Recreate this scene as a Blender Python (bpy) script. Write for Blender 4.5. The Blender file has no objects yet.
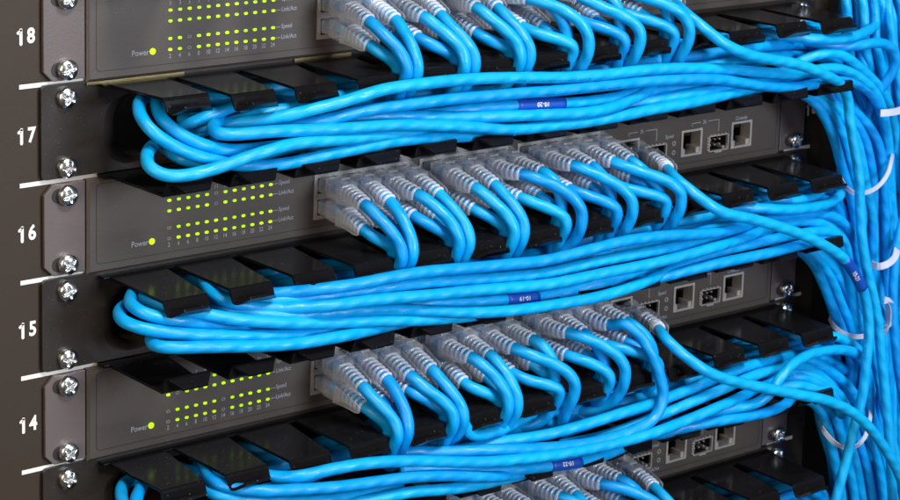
import bpy, bmesh, math, random
import numpy as np
from mathutils import Vector, Matrix

random.seed(7)
SC = bpy.context.scene
COL = SC.collection
S = 0.001                     # everything below is authored in millimetres
U = 44.45
# x: across the rack from the left screw column, y: depth (negative = towards viewer), z: up from the top screw of unit 17

# ------------------------------------------------------------------ camera
CAM = np.array([-475.04018387, -889.5184029551, 221.0726377509])
R = np.array([[0.7768950806758939, -0.6287206799468489, 0.03382809821388632],
              [-0.09327557769195999, -0.168059805431272, -0.981353946547643],
              [0.6226826641458935, 0.7592537180716173, -0.18920912072782728]])
FL, PX, PY = 2291.409283513, 450 + 61.65865337, 250 - 205.63779751
cd = bpy.data.cameras.new("camera"); cam = bpy.data.objects.new("camera", cd); COL.objects.link(cam)
cd.sensor_width = 36.0; cd.sensor_fit = 'HORIZONTAL'; cd.lens = FL / 900 * 36
cd.shift_x = -61.65865337 / 900; cd.shift_y = -205.63779751 / 900
cd.clip_start = 0.02; cd.clip_end = 50
M = Matrix.Identity(4)
for i in range(3):
    M[i][0] = R[0][i]; M[i][1] = -R[1][i]; M[i][2] = -R[2][i]; M[i][3] = CAM[i] * S
cam.matrix_world = M
SC.camera = cam
cd.dof.use_dof = True; cd.dof.aperture_fstop = 48
cd.dof.focus_distance = 1.02

def at(x, y, Y):
    """rack-space point at depth Y that stands behind photograph pixel x, y"""
    d = R.T @ np.array([(x - PX) / FL, (y - PY) / FL, 1.0])
    k = (Y - CAM[1]) / d[1]
    return CAM + k * d

# ------------------------------------------------------------------ materials
def newmat(name):
    m = bpy.data.materials.new(name); m.use_nodes = True
    nt = m.node_tree; b = nt.nodes['Principled BSDF']
    return m, nt, b

def noise_bump(nt, b, scale, strength, dist=0.0002, detail=3):
    tc = nt.nodes.new('ShaderNodeTexCoord'); n = nt.nodes.new('ShaderNodeTexNoise')
    n.inputs['Scale'].default_value = scale; n.inputs['Detail'].default_value = detail
    nt.links.new(tc.outputs['Object'], n.inputs['Vector'])
    bp = nt.nodes.new('ShaderNodeBump'); bp.inputs['Strength'].default_value = strength; bp.inputs['Distance'].default_value = dist
    nt.links.new(n.outputs['Fac'], bp.inputs['Height']); nt.links.new(bp.outputs['Normal'], b.inputs['Normal'])
    return tc, n

def simple(name, col, rough, metal=0.0, spec=0.5, coat=0.0, bump=None, var=None):
    m, nt, b = newmat(name)
    b.inputs['Base Color'].default_value = (*col, 1); b.inputs['Roughness'].default_value = rough
    b.inputs['Metallic'].default_value = metal; b.inputs['Specular IOR Level'].default_value = spec
    b.inputs['Coat Weight'].default_value = coat; b.inputs['Coat Roughness'].default_value = 0.12
    if bump: noise_bump(nt, b, *bump)
    if var:
        tc = nt.nodes.new('ShaderNodeTexCoord'); n = nt.nodes.new('ShaderNodeTexNoise')
        n.inputs['Scale'].default_value = var[0]; n.inputs['Detail'].default_value = 5
        nt.links.new(tc.outputs['Object'], n.inputs['Vector'])
        r = nt.nodes.new('ShaderNodeMapRange'); r.inputs['From Min'].default_value = .3; r.inputs['From Max'].default_value = .7
        r.inputs['To Min'].default_value = rough - var[1]; r.inputs['To Max'].default_value = rough + var[1]
        nt.links.new(n.outputs['Fac'], r.inputs['Value']); nt.links.new(r.outputs['Result'], b.inputs['Roughness'])
    return m

def cable_mat(name, col, seed=0.0):
    m, nt, b = newmat(name)
    N, L = nt.nodes, nt.links
    b.inputs['Roughness'].default_value = 0.40; b.inputs['Specular IOR Level'].default_value = 0.42
    b.inputs['Subsurface Weight'].default_value = 0.0
    uv = N.new('ShaderNodeUVMap'); sep = N.new('ShaderNodeSeparateXYZ'); L.new(uv.outputs['UV'], sep.inputs[0])
    # faint imprint of the twisted pairs under the jacket: helical waves, v is millimetres along the cord
    def wave(per, turns):
        a = N.new('ShaderNodeMath'); a.operation = 'MULTIPLY'; a.inputs[1].default_value = 2 * math.pi / per
        L.new(sep.outputs['Y'], a.inputs[0])
        c = N.new('ShaderNodeMath'); c.operation = 'MULTIPLY_ADD'; c.inputs[1].default_value = 2 * math.pi * turns
        L.new(sep.outputs['X'], c.inputs[0]); L.new(a.outputs[0], c.inputs[2])
        s = N.new('ShaderNodeMath'); s.operation = 'SINE'; L.new(c.outputs[0], s.inputs[0]); return s
    w1 = wave(11.0, 2); w2 = wave(17.0, 1)
    ad = N.new('ShaderNodeMath'); ad.operation = 'ADD'; L.new(w1.outputs[0], ad.inputs[0]); L.new(w2.outputs[0], ad.inputs[1])
    tc = N.new('ShaderNodeTexCoord'); no = N.new('ShaderNodeTexNoise'); no.inputs['Scale'].default_value = 900; no.inputs['Detail'].default_value = 2
    L.new(tc.outputs['Object'], no.inputs['Vector'])
    ml = N.new('ShaderNodeMath'); ml.operation = 'MULTIPLY_ADD'; ml.inputs[1].default_value = 0.9
    L.new(no.outputs['Fac'], ml.inputs[0]); L.new(ad.outputs[0], ml.inputs[2])
    bp = N.new('ShaderNodeBump'); bp.inputs['Strength'].default_value = 0.5; bp.inputs['Distance'].default_value = 0.00022
    L.new(ml.outputs[0], bp.inputs['Height']); L.new(bp.outputs['Normal'], b.inputs['Normal'])
    nr = N.new('ShaderNodeTexNoise'); nr.inputs['Scale'].default_value = 160; nr.inputs['Detail'].default_value = 4
    L.new(tc.outputs['Object'], nr.inputs['Vector'])
    rr = N.new('ShaderNodeMapRange'); rr.inputs['From Min'].default_value = .35; rr.inputs['From Max'].default_value = .65; rr.inputs['To Min'].default_value = .30; rr.inputs['To Max'].default_value = .52
    L.new(nr.outputs['Fac'], rr.inputs['Value']); L.new(rr.outputs['Result'], b.inputs['Roughness'])
    n2 = N.new('ShaderNodeTexNoise'); n2.inputs['Scale'].default_value = 28; n2.inputs['Detail'].default_value = 3
    L.new(tc.outputs['Object'], n2.inputs['Vector'])
    mx = N.new('ShaderNodeMix'); mx.data_type = 'RGBA'
    mx.inputs['A'].default_value = (col[0] * .6, col[1] * .68, col[2] * .84, 1); mx.inputs['B'].default_value = (col[0] * 1.1, col[1] * 1.1, min(1, col[2] * 1.05), 1)
    L.new(n2.outputs['Fac'], mx.inputs['Factor'])
    def math_(op, a, bb=None):
        q = N.new('ShaderNodeMath'); q.operation = op
        for i_, v_ in enumerate((a, bb)):
            if v_ is None: continue
            if isinstance(v_, (int, float)): q.inputs[i_].default_value = v_
            else: L.new(v_, q.inputs[i_])
        return q.outputs[0]
    fu = math_('ABSOLUTE', math_('SUBTRACT', sep.outputs['X'], .34)); inu = math_('LESS_THAN', fu, .035)
    inv = math_('LESS_THAN', math_('FRACT', math_('DIVIDE', sep.outputs['Y'], 210.0)), .24)
    wn = N.new('ShaderNodeTexWhiteNoise'); wn.noise_dimensions = '2D'; cmb = N.new('ShaderNodeCombineXYZ')
    L.new(math_('FLOOR', math_('MULTIPLY', sep.outputs['Y'], 2.2)), cmb.inputs[0]); L.new(math_('FLOOR', math_('MULTIPLY', sep.outputs['X'], 45.0)), cmb.inputs[1]); L.new(cmb.outputs[0], wn.inputs['Vector'])
    dots = math_('GREATER_THAN', wn.outputs['Value'], .48)
    mk = math_('MULTIPLY', math_('MULTIPLY', math_('MULTIPLY', inu, inv), dots), .55)
    mx2 = N.new('ShaderNodeMix'); mx2.data_type = 'RGBA'; L.new(mk, mx2.inputs['Factor']); L.new(mx.outputs['Result'], mx2.inputs['A']); mx2.inputs['B'].default_value = (.004, .07, .30, 1)
    L.new(mx2.outputs['Result'], b.inputs['Base Color'])
    return m

def clear_mat(name, col, transp, rough):
    m, nt, b = newmat(name)
    N, L = nt.nodes, nt.links
    b.inputs['Base Color'].default_value = (*col, 1); b.inputs['Roughness'].default_value = rough
    b.inputs['Specular IOR Level'].default_value = 0.7
    b.inputs['Coat Weight'].default_value = 1.0; b.inputs['Coat Roughness'].default_value = 0.05; b.inputs['Coat IOR'].default_value = 1.7
    out = [n for n in N if n.type == 'OUTPUT_MATERIAL'][0]
    tr = N.new('ShaderNodeBsdfTransparent'); tr.inputs['Color'].default_value = (0.93, 0.95, 0.97, 1)
    fr = N.new('ShaderNodeLayerWeight'); fr.inputs['Blend'].default_value = 0.35
    mr = N.new('ShaderNodeMapRange'); mr.inputs['To Min'].default_value = 1 - transp; mr.inputs['To Max'].default_value = min(1, 1 - transp + .28)
    L.new(fr.outputs['Facing'], mr.inputs['Value'])
    mx = N.new('ShaderNodeMixShader'); L.new(mr.outputs['Result'], mx.inputs[0]); L.new(tr.outputs[0], mx.inputs[1]); L.new(b.outputs[0], mx.inputs[2])
    L.new(mx.outputs[0], out.inputs['Surface'])
    return m

def emit_mat(name, col, strength):
    m, nt, b = newmat(name)
    b.inputs['Base Color'].default_value = (*col, 1); b.inputs['Emission Color'].default_value = (*col, 1)
    b.inputs['Emission Strength'].default_value = strength; b.inputs['Roughness'].default_value = .3
    return m

BLUE = (0.0, 0.375, 0.80)
MT = dict(
    cord=cable_mat('blue_jacket', BLUE),
    cord_b=cable_mat('blue_jacket_deep', (0.0, 0.315, 0.77)),
    cord_c=cable_mat('blue_jacket_pale', (0.002, 0.41, 0.80)),
    rail=simple('rail_paint', (0.034, 0.024, 0.016), 0.5, spec=.3, bump=(1400, .25), var=(30, .06)),
    manager=simple('black_gloss_paint', (0.006, 0.006, 0.007), 0.16, spec=.3, bump=(700, .10), var=(45, .06)),
    plate=simple('black_satin_paint', (0.020, 0.016, 0.013), 0.34, spec=.4, bump=(900, .18), var=(35, .07)),
    face=simple('grey_powder_coat', (0.067, 0.055, 0.047), 0.44, bump=(1600, .35), var=(40, .05)),
    ear=simple('grey_ear_paint', (0.105, 0.086, 0.084), 0.36, bump=(1200, .3), var=(40, .06)),
    groove=simple('dark_groove', (0.012, 0.011, 0.011), 0.5),
    chrome=simple('zinc_screw', (0.66, 0.67, 0.66), 0.27, 1.0, bump=(600, .25), var=(300, .1)),
    silver=simple('port_shield', (0.60, 0.56, 0.52), 0.34, .55, bump=(500, .2)),
    brass=simple('passivated_steel', (0.16, 0.125, 0.06), 0.42, 1.0, bump=(400, .3)),
    dark=simple('port_plastic', (0.012, 0.012, 0.014), 0.35),
    print=simple('white_print', (0.78, 0.76, 0.72), 0.5),
    grey_print=simple('grey_print', (0.33, 0.35, 0.40), 0.55),
    led=emit_mat('lit_led', (0.44, 0.80, 0.0), .9),
    led_dim=emit_mat('lit_led_dim', (0.40, 0.74, 0.0), .66),
    led_off=simple('unlit_led', (0.34, 0.36, 0.33), 0.3),
    led_in=simple('unlit_lens', (0.10, 0.11, 0.09), 0.25),
    boot=clear_mat('clear_boot', (0.88, 0.90, 0.94), 0.80, 0.12),
    rib=clear_mat('clear_rib', (0.90, 0.92, 0.95), 0.52, 0.07),
    cheek=clear_mat('clear_cheek', (0.85, 0.87, 0.92), 0.88, 0.10),
    smoke=clear_mat('smoky_boot', (0.42, 0.42, 0.44), 0.62, 0.18),
    plug=clear_mat('clear_plug', (0.66, 0.78, 0.92), 0.78, 0.05),
    gold=simple('contacts', (0.95, 0.45, 0.25), 0.3, 1.0),
    tie=simple('white_tie', (0.46, 0.50, 0.62), 0.42, bump=(500, .2)),
    sleeve=simple('dark_blue_sleeve', (0.003, 0.065, 0.40), 0.42),
    back=simple('cabinet_black', (0.008, 0.008, 0.009), 0.6),
    wire=simple('wire_blue', (0.02, 0.25, 0.7), 0.4),
)

def add_specks(m, base, speck, scale, lo):
    nt = m.node_tree; b = nt.nodes['Principled BSDF']
    tc = nt.nodes.new('ShaderNodeTexCoord'); n = nt.nodes.new('ShaderNodeTexNoise'); n.inputs['Scale'].default_value = scale; n.inputs['Detail'].default_value = 1
    mp = nt.nodes.new('ShaderNodeMapRange'); mp.inputs['From Min'].default_value = lo; mp.inputs['From Max'].default_value = lo + .03
    mx = nt.nodes.new('ShaderNodeMix'); mx.data_type = 'RGBA'; mx.inputs['A'].default_value = (*base, 1); mx.inputs['B'].default_value = (*speck, 1)
    nt.links.new(tc.outputs['Object'], n.inputs['Vector']); nt.links.new(n.outputs['Fac'], mp.inputs['Value'])
    nt.links.new(mp.outputs['Result'], mx.inputs['Factor']); nt.links.new(mx.outputs['Result'], b.inputs['Base Color'])
add_specks(MT['manager'], (.006, .006, .007), (.16, .15, .14), 1100, .755)
add_specks(MT['face'], (0.067, 0.055, 0.047), (.13, .12, .115), 1500, .74)
add_specks(MT['plate'], (.020, .016, .013), (.12, .10, .09), 1200, .75)
add_specks(MT['rail'], (.034, .024, .016), (.09, .075, .06), 1300, .75)
MT['manager'].node_tree.nodes['Principled BSDF'].inputs['IOR'].default_value = 1.25
# ------------------------------------------------------------------ object helpers
def link(name, me, mat, parent=None):
    o = bpy.data.objects.new(name, me); COL.objects.link(o)
    if mat is not None and not me.materials: me.materials.append(mat)
    if parent: o.parent = parent
    return o
def tag(o, label=None, cat=None, group=None, kind=None):
    if label: o['label'] = label
    if cat: o['category'] = cat
    if group: o['group'] = group
    if kind: o['kind'] = kind
    return o
def thing(name, label, cat, loc, group=None):
    o = bpy.data.objects.new(name, None); COL.objects.link(o)
    o.location = Vector(loc) * S; o.empty_display_size = .01
    return tag(o, label, cat, group)
def mesh_from(name, V, F, smooth=False, uvs=None):
    me = bpy.data.meshes.new(name)
    me.from_pydata([tuple(np.asarray(v, float) * S) for v in V], [], F); me.update()
    if smooth:
        me.polygons.foreach_set('use_smooth', [True] * len(me.polygons))
    if uvs is not None:
        uvl = me.uv_layers.new(name='UVMap')
        for i, l in enumerate(me.loops): uvl.data[i].uv = uvs[i]
    return me

class MB:
    def __init__(s): s.V = []; s.F = []; s.o = np.zeros(3)
    def add(s, V, F):
        n = len(s.V); s.V += [np.asarray(v, float) - s.o for v in V]; s.F += [tuple(i + n for i in f) for f in F]; return s
    def box(s, x0, x1, y0, y1, z0, z1):
        V = [(x, y, z) for x in (x0, x1) for y in (y0, y1) for z in (z0, z1)]
        return s.add(V, [(0, 1, 3, 2), (4, 6, 7, 5), (0, 4, 5, 1), (2, 3, 7, 6), (0, 2, 6, 4), (1, 5, 7, 3)])
    def prism(s, pts, y0, y1):          # pts (x,z) ccw seen from viewer; extrude in y
        n = len(pts); V = [(x, y0, z) for x, z in pts] + [(x, y1, z) for x, z in pts]
        return s.add(V, [tuple(range(n)), tuple(range(2 * n - 1, n - 1, -1))] + [((i + 1) % n, i, i + n, (i + 1) % n + n) for i in range(n)])
    def build(s, name, mat, parent=None, bevel=0, smooth=False, seg=2):
        me = mesh_from(name, s.V, s.F, smooth)
        if bevel:
            bm = bmesh.new(); bm.from_mesh(me); bmesh.ops.recalc_face_normals(bm, faces=bm.faces)
            es = [e for e in bm.edges if len(e.link_faces) == 2 and e.calc_face_angle(0) > 0.5]
            bmesh.ops.bevel(bm, geom=es, offset=bevel * S, segments=seg, profile=.6, affect='EDGES', clamp_overlap=True)
            bm.to_mesh(me); bm.free()
        else:
            bm = bmesh.new(); bm.from_mesh(me); bmesh.ops.recalc_face_normals(bm, faces=bm.faces); bm.to_mesh(me); bm.free()
        return link(name, me, mat, parent)

def rrect(x0, x1, z0, z1, r, n=5, corners=(1, 1, 1, 1)):
    """ccw from bottom-left; corners bl, br, tr, tl"""
    P = []
    for (cx, cz, a, on) in ((x0 + r, z0 + r, 180, corners[0]), (x1 - r, z0 + r, 270, corners[1]), (x1 - r, z1 - r, 0, corners[2]), (x0 + r, z1 - r, 90, corners[3])):
        if not on:
            P.append((x0 if cx < (x0 + x1) / 2 else x1, z0 if cz < (z0 + z1) / 2 else z1)); continue
        for k in range(n + 1):
            t = math.radians(a + 90 * k / n); P.append((cx + r * math.cos(t), cz + r * math.sin(t)))
    return P

def text_mesh(txt, size, sx=1.0, bold=0.0, align='CENTER', y=0.0):
    cu = bpy.data.curves.new('t', 'FONT'); cu.body = txt; cu.size = 1.0; cu.align_x = align; cu.align_y = 'CENTER'
    cu.offset = bold; cu.resolution_u = 3
    o = bpy.data.objects.new('t', cu); COL.objects.link(o)
    dg = bpy.context.evaluated_depsgraph_get(); dg.update()
    me = bpy.data.meshes.new_from_object(o.evaluated_get(dg))
    bpy.data.objects.remove(o); 
    V = [(v.co.x * size * sx, y, v.co.y * size) for v in me.vertices]
    F = [tuple(p.vertices) for p in me.polygons]
    bpy.data.meshes.remove(me)
    return V, F
def text_into(mb, txt, x, z, size, sx=1.0, bold=0.0, align='CENTER', y=0.0):
    V, F = text_mesh(txt, size, sx, bold, align, y)
    # a hair of thickness keeps the print a real layer
    mb.add([(v[0] + x, v[1], v[2] + z) for v in V], F)

# ------------------------------------------------------------------ tubes
def spline(P, step=2.5):
    P = [np.asarray(p, float) for p in P]
    Q = [2 * P[0] - P[1]] + P + [2 * P[-1] - P[-2]]
    out = []
    for i in range(1, len(Q) - 2):
        p0, p1, p2, p3 = Q[i - 1:i + 3]
        t0 = 0; t1 = t0 + max(1e-3, np.linalg.norm(p1 - p0)) ** .5; t2 = t1 + max(1e-3, np.linalg.norm(p2 - p1)) ** .5; t3 = t2 + max(1e-3, np.linalg.norm(p3 - p2)) ** .5
        n = max(2, int(np.linalg.norm(p2 - p1) / 1.0))
        for k in range(n):
            t = t1 + (t2 - t1) * k / n
            a1 = (t1 - t) / (t1 - t0) * p0 + (t - t0) / (t1 - t0) * p1; a2 = (t2 - t) / (t2 - t1) * p1 + (t - t1) / (t2 - t1) * p2
            a3 = (t3 - t) / (t3 - t2) * p2 + (t - t2) / (t3 - t2) * p3
            b1 = (t2 - t) / (t2 - t0) * a1 + (t - t0) / (t2 - t0) * a2; b2 = (t3 - t) / (t3 - t1) * a2 + (t - t1) / (t3 - t1) * a3
            out.append((t2 - t) / (t2 - t1) * b1 + (t - t1) / (t2 - t1) * b2)
    out.append(P[-1]); out = np.array(out)
    # smooth a little, then resample
    for _ in range(3):
        out[1:-1] = out[1:-1] * .5 + (out[:-2] + out[2:]) * .25
    d = np.r_[0, np.cumsum(np.linalg.norm(np.diff(out, axis=0), axis=1))]
    n = max(3, int(d[-1] / step)); s = np.linspace(0, d[-1], n + 1)
    return np.array([[np.interp(x, d, out[:, j]) for j in range(3)] for x in s]), s

def frames(C, up=(0, 0, 1)):
    T = np.gradient(C, axis=0); T /= np.linalg.norm(T, axis=1)[:, None]
    n = np.array(up, float); n -= n.dot(T[0]) * T[0]; n /= np.linalg.norm(n)
    Ns = [n]
    for i in range(1, len(T)):
        n = Ns[-1] - Ns[-1].dot(T[i]) * T[i]; n /= np.linalg.norm(n); Ns.append(n)
    Ns = np.array(Ns); B = np.cross(T, Ns)
    return T, Ns, B

def tube_mesh(name, C, s, rad, K=14, origin=(0, 0, 0), uvoff=0.0):
    T, N, B = frames(C); V = []; F = []; UV = []
    rad = np.broadcast_to(rad, (len(C),))
    o = np.asarray(origin, float)
    for i in range(len(C)):
        for k in range(K):
            a = 2 * math.pi * k / K; V.append(C[i] + rad[i] * (math.cos(a) * N[i] + math.sin(a) * B[i]) - o)
    for i in range(len(C) - 1):
        for k in range(K):
            k2 = (k + 1) % K
            F.append((i * K + k, (i + 1) * K + k, (i + 1) * K + k2, i * K + k2))
            u0, u1 = k / K, (k + 1) / K; a, b = s[i] + uvoff, s[i + 1] + uvoff
            UV += [(u0, a), (u0, b), (u1, b), (u1, a)]
    F.append(tuple(range(K))); UV += [(0, 0)] * K
    F.append(tuple(reversed(range((len(C) - 1) * K, len(C) * K)))); UV += [(0, 0)] * K
    return mesh_from(name, V, F, True, UV)

def loft(mb, C, T, N, B, idx_pos, sections):
    """sections: (arc position, half width, half height, exponent)"""
    K = 20; rings = []
    for (sp, w, h, e, dz) in sections:
        c = np.array([np.interp(sp, idx_pos, C[:, j]) for j in range(3)])
        n = np.array([np.interp(sp, idx_pos, N[:, j]) for j in range(3)]); n /= np.linalg.norm(n)
        b = np.array([np.interp(sp, idx_pos, B[:, j]) for j in range(3)]); b /= np.linalg.norm(b)
        ring = []
        for k in range(K):
            a = 2 * math.pi * (k + .5) / K; ca, sa = math.cos(a), math.sin(a)
            ring.append(c + b * w * math.copysign(abs(ca) ** (2 / e), ca) + n * (dz + h * math.copysign(abs(sa) ** (2 / e), sa)))
        rings.append(ring)
    V = [v for r in rings for v in r]; F = []
    for i in range(len(rings) - 1):
        for k in range(K):
            k2 = (k + 1) % K; F.append((i * K + k, i * K + k2, (i + 1) * K + k2, (i + 1) * K + k))
    F.append(tuple(reversed(range(K)))); F.append(tuple(range((len(rings) - 1) * K, len(rings) * K)))
    mb.add(V, F)

RAD = 2.88
CH = {}
cord_mats = ['cord', 'cord', 'cord_b', 'cord_c']
def strand(label, pts, px=True, r=RAD, mat=None, group=None, name='network_cable', sleeve=None, wob=0.0):
    P = [at(*p) if px else np.array(p, float) for p in pts]
    C, s = spline(P)
    if group in CH:
        z0 = (CH[group] - 17) * U
        inside = (C[:, 1] > -50.5 - r) & (C[:, 0] > 12) & (C[:, 0] < 462)
        lo, hi = z0 - 38.4 + 1.5 + r + .3, z0 + 4.6 - 1.5 - r - .3
        Z = np.where(inside, np.clip(C[:, 2], lo, hi), C[:, 2])
        for _ in range(4): Z[1:-1] = Z[1:-1] * .5 + (Z[:-2] + Z[2:]) * .25
        C[:, 2] = Z
    if wob:
        ph = random.uniform(0, 6); C = C + np.outer(np.sin(s / 37 + ph) * wob, (0, 0, 1)) + np.outer(np.sin(s / 29 + ph * 2) * wob, (0, 1, 0))
    o0 = P[0]
    me = tube_mesh('cord', C, s, r, origin=o0, uvoff=random.uniform(0, 50))
    m = MT[mat or random.choice(cord_mats)]
    if sleeve is None:
        o = link(name, me, m); o.location = Vector(o0) * S
        tag(o, label, 'cable', group); return o
    t = thing(name, label, 'cable', o0, group)
    link('cord', me, m, t)
    add_sleeve(t, C, s, o0, r, *sleeve)
    return t

def add_sleeve(t, C, s, o0, r, p0, p1, txt, flip, size=3.1):
    """printed marker sleeve between photograph columns x0..x1 of this cord"""
    pr = [R @ (c - CAM) for c in C]; sx = np.array([(PX + FL * q[0] / q[2], PY + FL * q[1] / q[2]) for q in pr])
    i0 = int(np.argmin(np.linalg.norm(sx - p0, axis=1))); i1 = int(np.argmin(np.linalg.norm(sx - p1, axis=1)))
    Cs, ss = C[i0:i1 + 1], s[i0:i1 + 1]
    me = tube_mesh('marker_sleeve', Cs, ss, r + .28, K=20, origin=o0)
    sl = link('marker_sleeve', me, MT['sleeve'], t)
    T = np.gradient(C, axis=0); T /= np.linalg.norm(T, axis=1)[:, None]
    V, F = text_mesh(txt, size, 1.05, .012)
    bmt = bmesh.new(); vs_ = [bmt.verts.new(v) for v in V]
    for f_ in F: bmt.faces.new([vs_[i] for i in f_])
    bmesh.ops.triangulate(bmt, faces=bmt.faces)
    for _ in range(3):
        es_ = [e for e in bmt.edges if e.calc_length() > .5]
        if es_: bmesh.ops.subdivide_edges(bmt, edges=es_, cuts=1); bmesh.ops.triangulate(bmt, faces=bmt.faces)
    bmt.verts.index_update(); V = [tuple(v.co) for v in bmt.verts]; F = [tuple(v.index for v in f.verts) for f in bmt.faces]; bmt.free()
    mid = (s[i0] + s[i1]) / 2; W = []
    cm = C[(i0 + i1) // 2]; tm = T[(i0 + i1) // 2]; sg = 1 if np.cross(CAM - cm, tm)[2] >= 0 else -1
    for v in V:
        u, w = (v[0], v[2]) if not flip else (-v[0], -v[2])
        sp = mid + u
        c = np.array([np.interp(sp, s, C[:, j]) for j in range(3)]); tt = np.array([np.interp(sp, s, T[:, j]) for j in range(3)]); tt /= np.linalg.norm(tt)
        d = CAM - c; d -= d.dot(tt) * tt; d /= np.linalg.norm(d); up = np.cross(d, tt)
        up = up * sg
        if sg < 0: pass
        a = w / (r + .4)
        W.append(c + (r + .42) * (math.cos(a) * d + math.sin(a) * up) - o0)
    link('marker_print', mesh_from('marker_print', W, F), MT['print'], sl)

# ------------------------------------------------------------------ screw (shared mesh)
def screw_mesh():
    V = []; F = []; nr, na = 14, 56; Rr = 4.65
    for i in range(nr + 1):
        rr = Rr * i / nr
        for k in range(na):
            a = 2 * math.pi * k / na; x, z = rr * math.cos(a), rr * math.sin(a)
            h = 3.3 - 1.5 * (rr / Rr) ** 3.0
            ca, sa = math.cos(math.radians(20)), math.sin(math.radians(20)); xr, zr = x * ca + z * sa, -x * sa + z * ca
            inx = max(0, 1 - max(abs(xr) - .42, 0) / .35) * (1 if abs(zr) < 2.7 else max(0, 1 - (abs(zr) - 2.7) / .4))
            inz = max(0, 1 - max(abs(zr) - .42, 0) / .35) * (1 if abs(xr) < 2.7 else max(0, 1 - (abs(xr) - 2.7) / .4))
            h -= 1.7 * max(inx, inz) * (1 - .25 * rr / 3)
            V.append((x, -h, z))
    for k in range(na):
        a = 2 * math.pi * k / na; V.append((Rr * math.cos(a), 1.0, Rr * math.sin(a)))
    for i in range(nr + 1):
        for k in range(na):
            k2 = (k + 1) % na; F.append((i * na + k, i * na + k2, (i + 1) * na + k2, (i + 1) * na + k))
    me = mesh_from('screw', V, F, True)
    bm = bmesh.new(); bm.from_mesh(me); bmesh.ops.remove_doubles(bm, verts=bm.verts, dist=1e-6); bmesh.ops.recalc_face_normals(bm, faces=bm.faces); bm.to_mesh(me); bm.free()
    me.materials.append(MT['chrome']); return me
SCREW = screw_mesh()
_mb = MB(); _mb.prism(rrect(-7.2, 4.0, -3.3, 3.3, 3.25, 8), -.05, .3)
SLOT = mesh_from('slot', _mb.V, _mb.F); SLOT.materials.append(MT['groove'])
_w = MB()
for a_ in (0,):
    pts = [(5.6 * math.cos(t), 5.6 * math.sin(t)) for t in np.linspace(0, 2 * math.pi, 40, endpoint=False)]
    _w.prism(pts, -.9, 0)
def put_screw(parent, x, z, y=-1.0):
    sl = bpy.data.objects.new('screw_slot', SLOT); COL.objects.link(sl); sl.parent = parent; sl.location = Vector((x, y - .12, z)) * S
    o = bpy.data.objects.new('screw', SCREW); COL.objects.link(o); o.parent = parent; o.location = Vector((x, y - .9, z)) * S
    o.rotation_euler = (0, random.uniform(0, 1.57), 0)
    return o

DIG = {'1': [[(.47, 1.0), (.47, 0)], [(.47, .93), (.24, .80)]], '3': [[(.08, .86), (.3, 1), (.56, .82), (.34, .54), (.6, .26), (.32, 0), (.05, .16)]],
       '4': [[(.46, 0), (.46, 1)], [(.46, 1), (.04, .32)], [(.04, .32), (.66, .32)]], '5': [[(.56, 1), (.14, 1), (.1, .56), (.36, .62), (.6, .32), (.36, 0), (.06, .12)]],
       '6': [[(.5, .98), (.2, .7), (.06, .3), (.3, 0), (.58, .28), (.34, .56), (.1, .36)]], '7': [[(.04, 1), (.6, 1), (.24, 0)]],
       '8': [[(.32, .54), (.1, .78), (.32, 1), (.54, .78), (.32, .54), (.06, .26), (.32, 0), (.58, .26), (.32, .54)]],
       '9': [[(.56, .64), (.32, .44), (.08, .72), (.34, 1), (.6, .7), (.44, .3), (.16, .02)]], '2': [[(.06, .8), (.3, 1), (.58, .78), (.06, 0), (.6, 0)]], '0': [[(.32, 0), (.06, .5), (.32, 1), (.58, .5), (.32, 0)]]}
def stroke_number(mb, txt, x, z, h, w, y):
    cx = x - len(txt) * h * .39
    for ch in txt:
        if ch != '1':
            text_into(mb, ch, cx + h * .42, z, h * 1.47, .82, .034, y=y - .03); cx += h * .78; continue
        for line in DIG[ch]:
            P = np.array([(cx + a * h * .92, 0, z - h / 2 + b * h) for a, b in line])
            if ch in '35689':
                C, _ = spline(P, .35)
            else: C = np.concatenate([np.linspace(a, b, 12) for a, b in zip(P[:-1], P[1:])])
            for k, c in enumerate(C):                      # dots of paint along the stroke, each a hair lower than the last
                pass
            T = np.gradient(C, axis=0); T /= np.maximum(1e-6, np.linalg.norm(T, axis=1))[:, None]; Nn = np.stack([-T[:, 2], T[:, 0] * 0, T[:, 0]], 1)
            V = []; F = []; yy = y
            for c, n in zip(C, Nn): V += [(c[0] - n[0] * w / 2, yy, c[2] - n[2] * w / 2), (c[0] + n[0] * w / 2, yy, c[2] + n[2] * w / 2)]
            F = [(2 * i, 2 * i + 1, 2 * i + 3, 2 * i + 2) for i in range(len(C) - 1)]
            mb.add(V, F)
            for c, d_ in [(C[0], .01), (C[-1], .02)] + ([(p_, .015) for p_ in P[1:-1]] if ch in '147' else []):
                ring = [(c[0] + w / 2 * math.cos(a), y - d_, c[2] + w / 2 * math.sin(a)) for a in np.linspace(0, 2 * math.pi, 12, endpoint=False)]
                mb.add(ring, [tuple(range(12))])
        cx += h * .78

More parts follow.
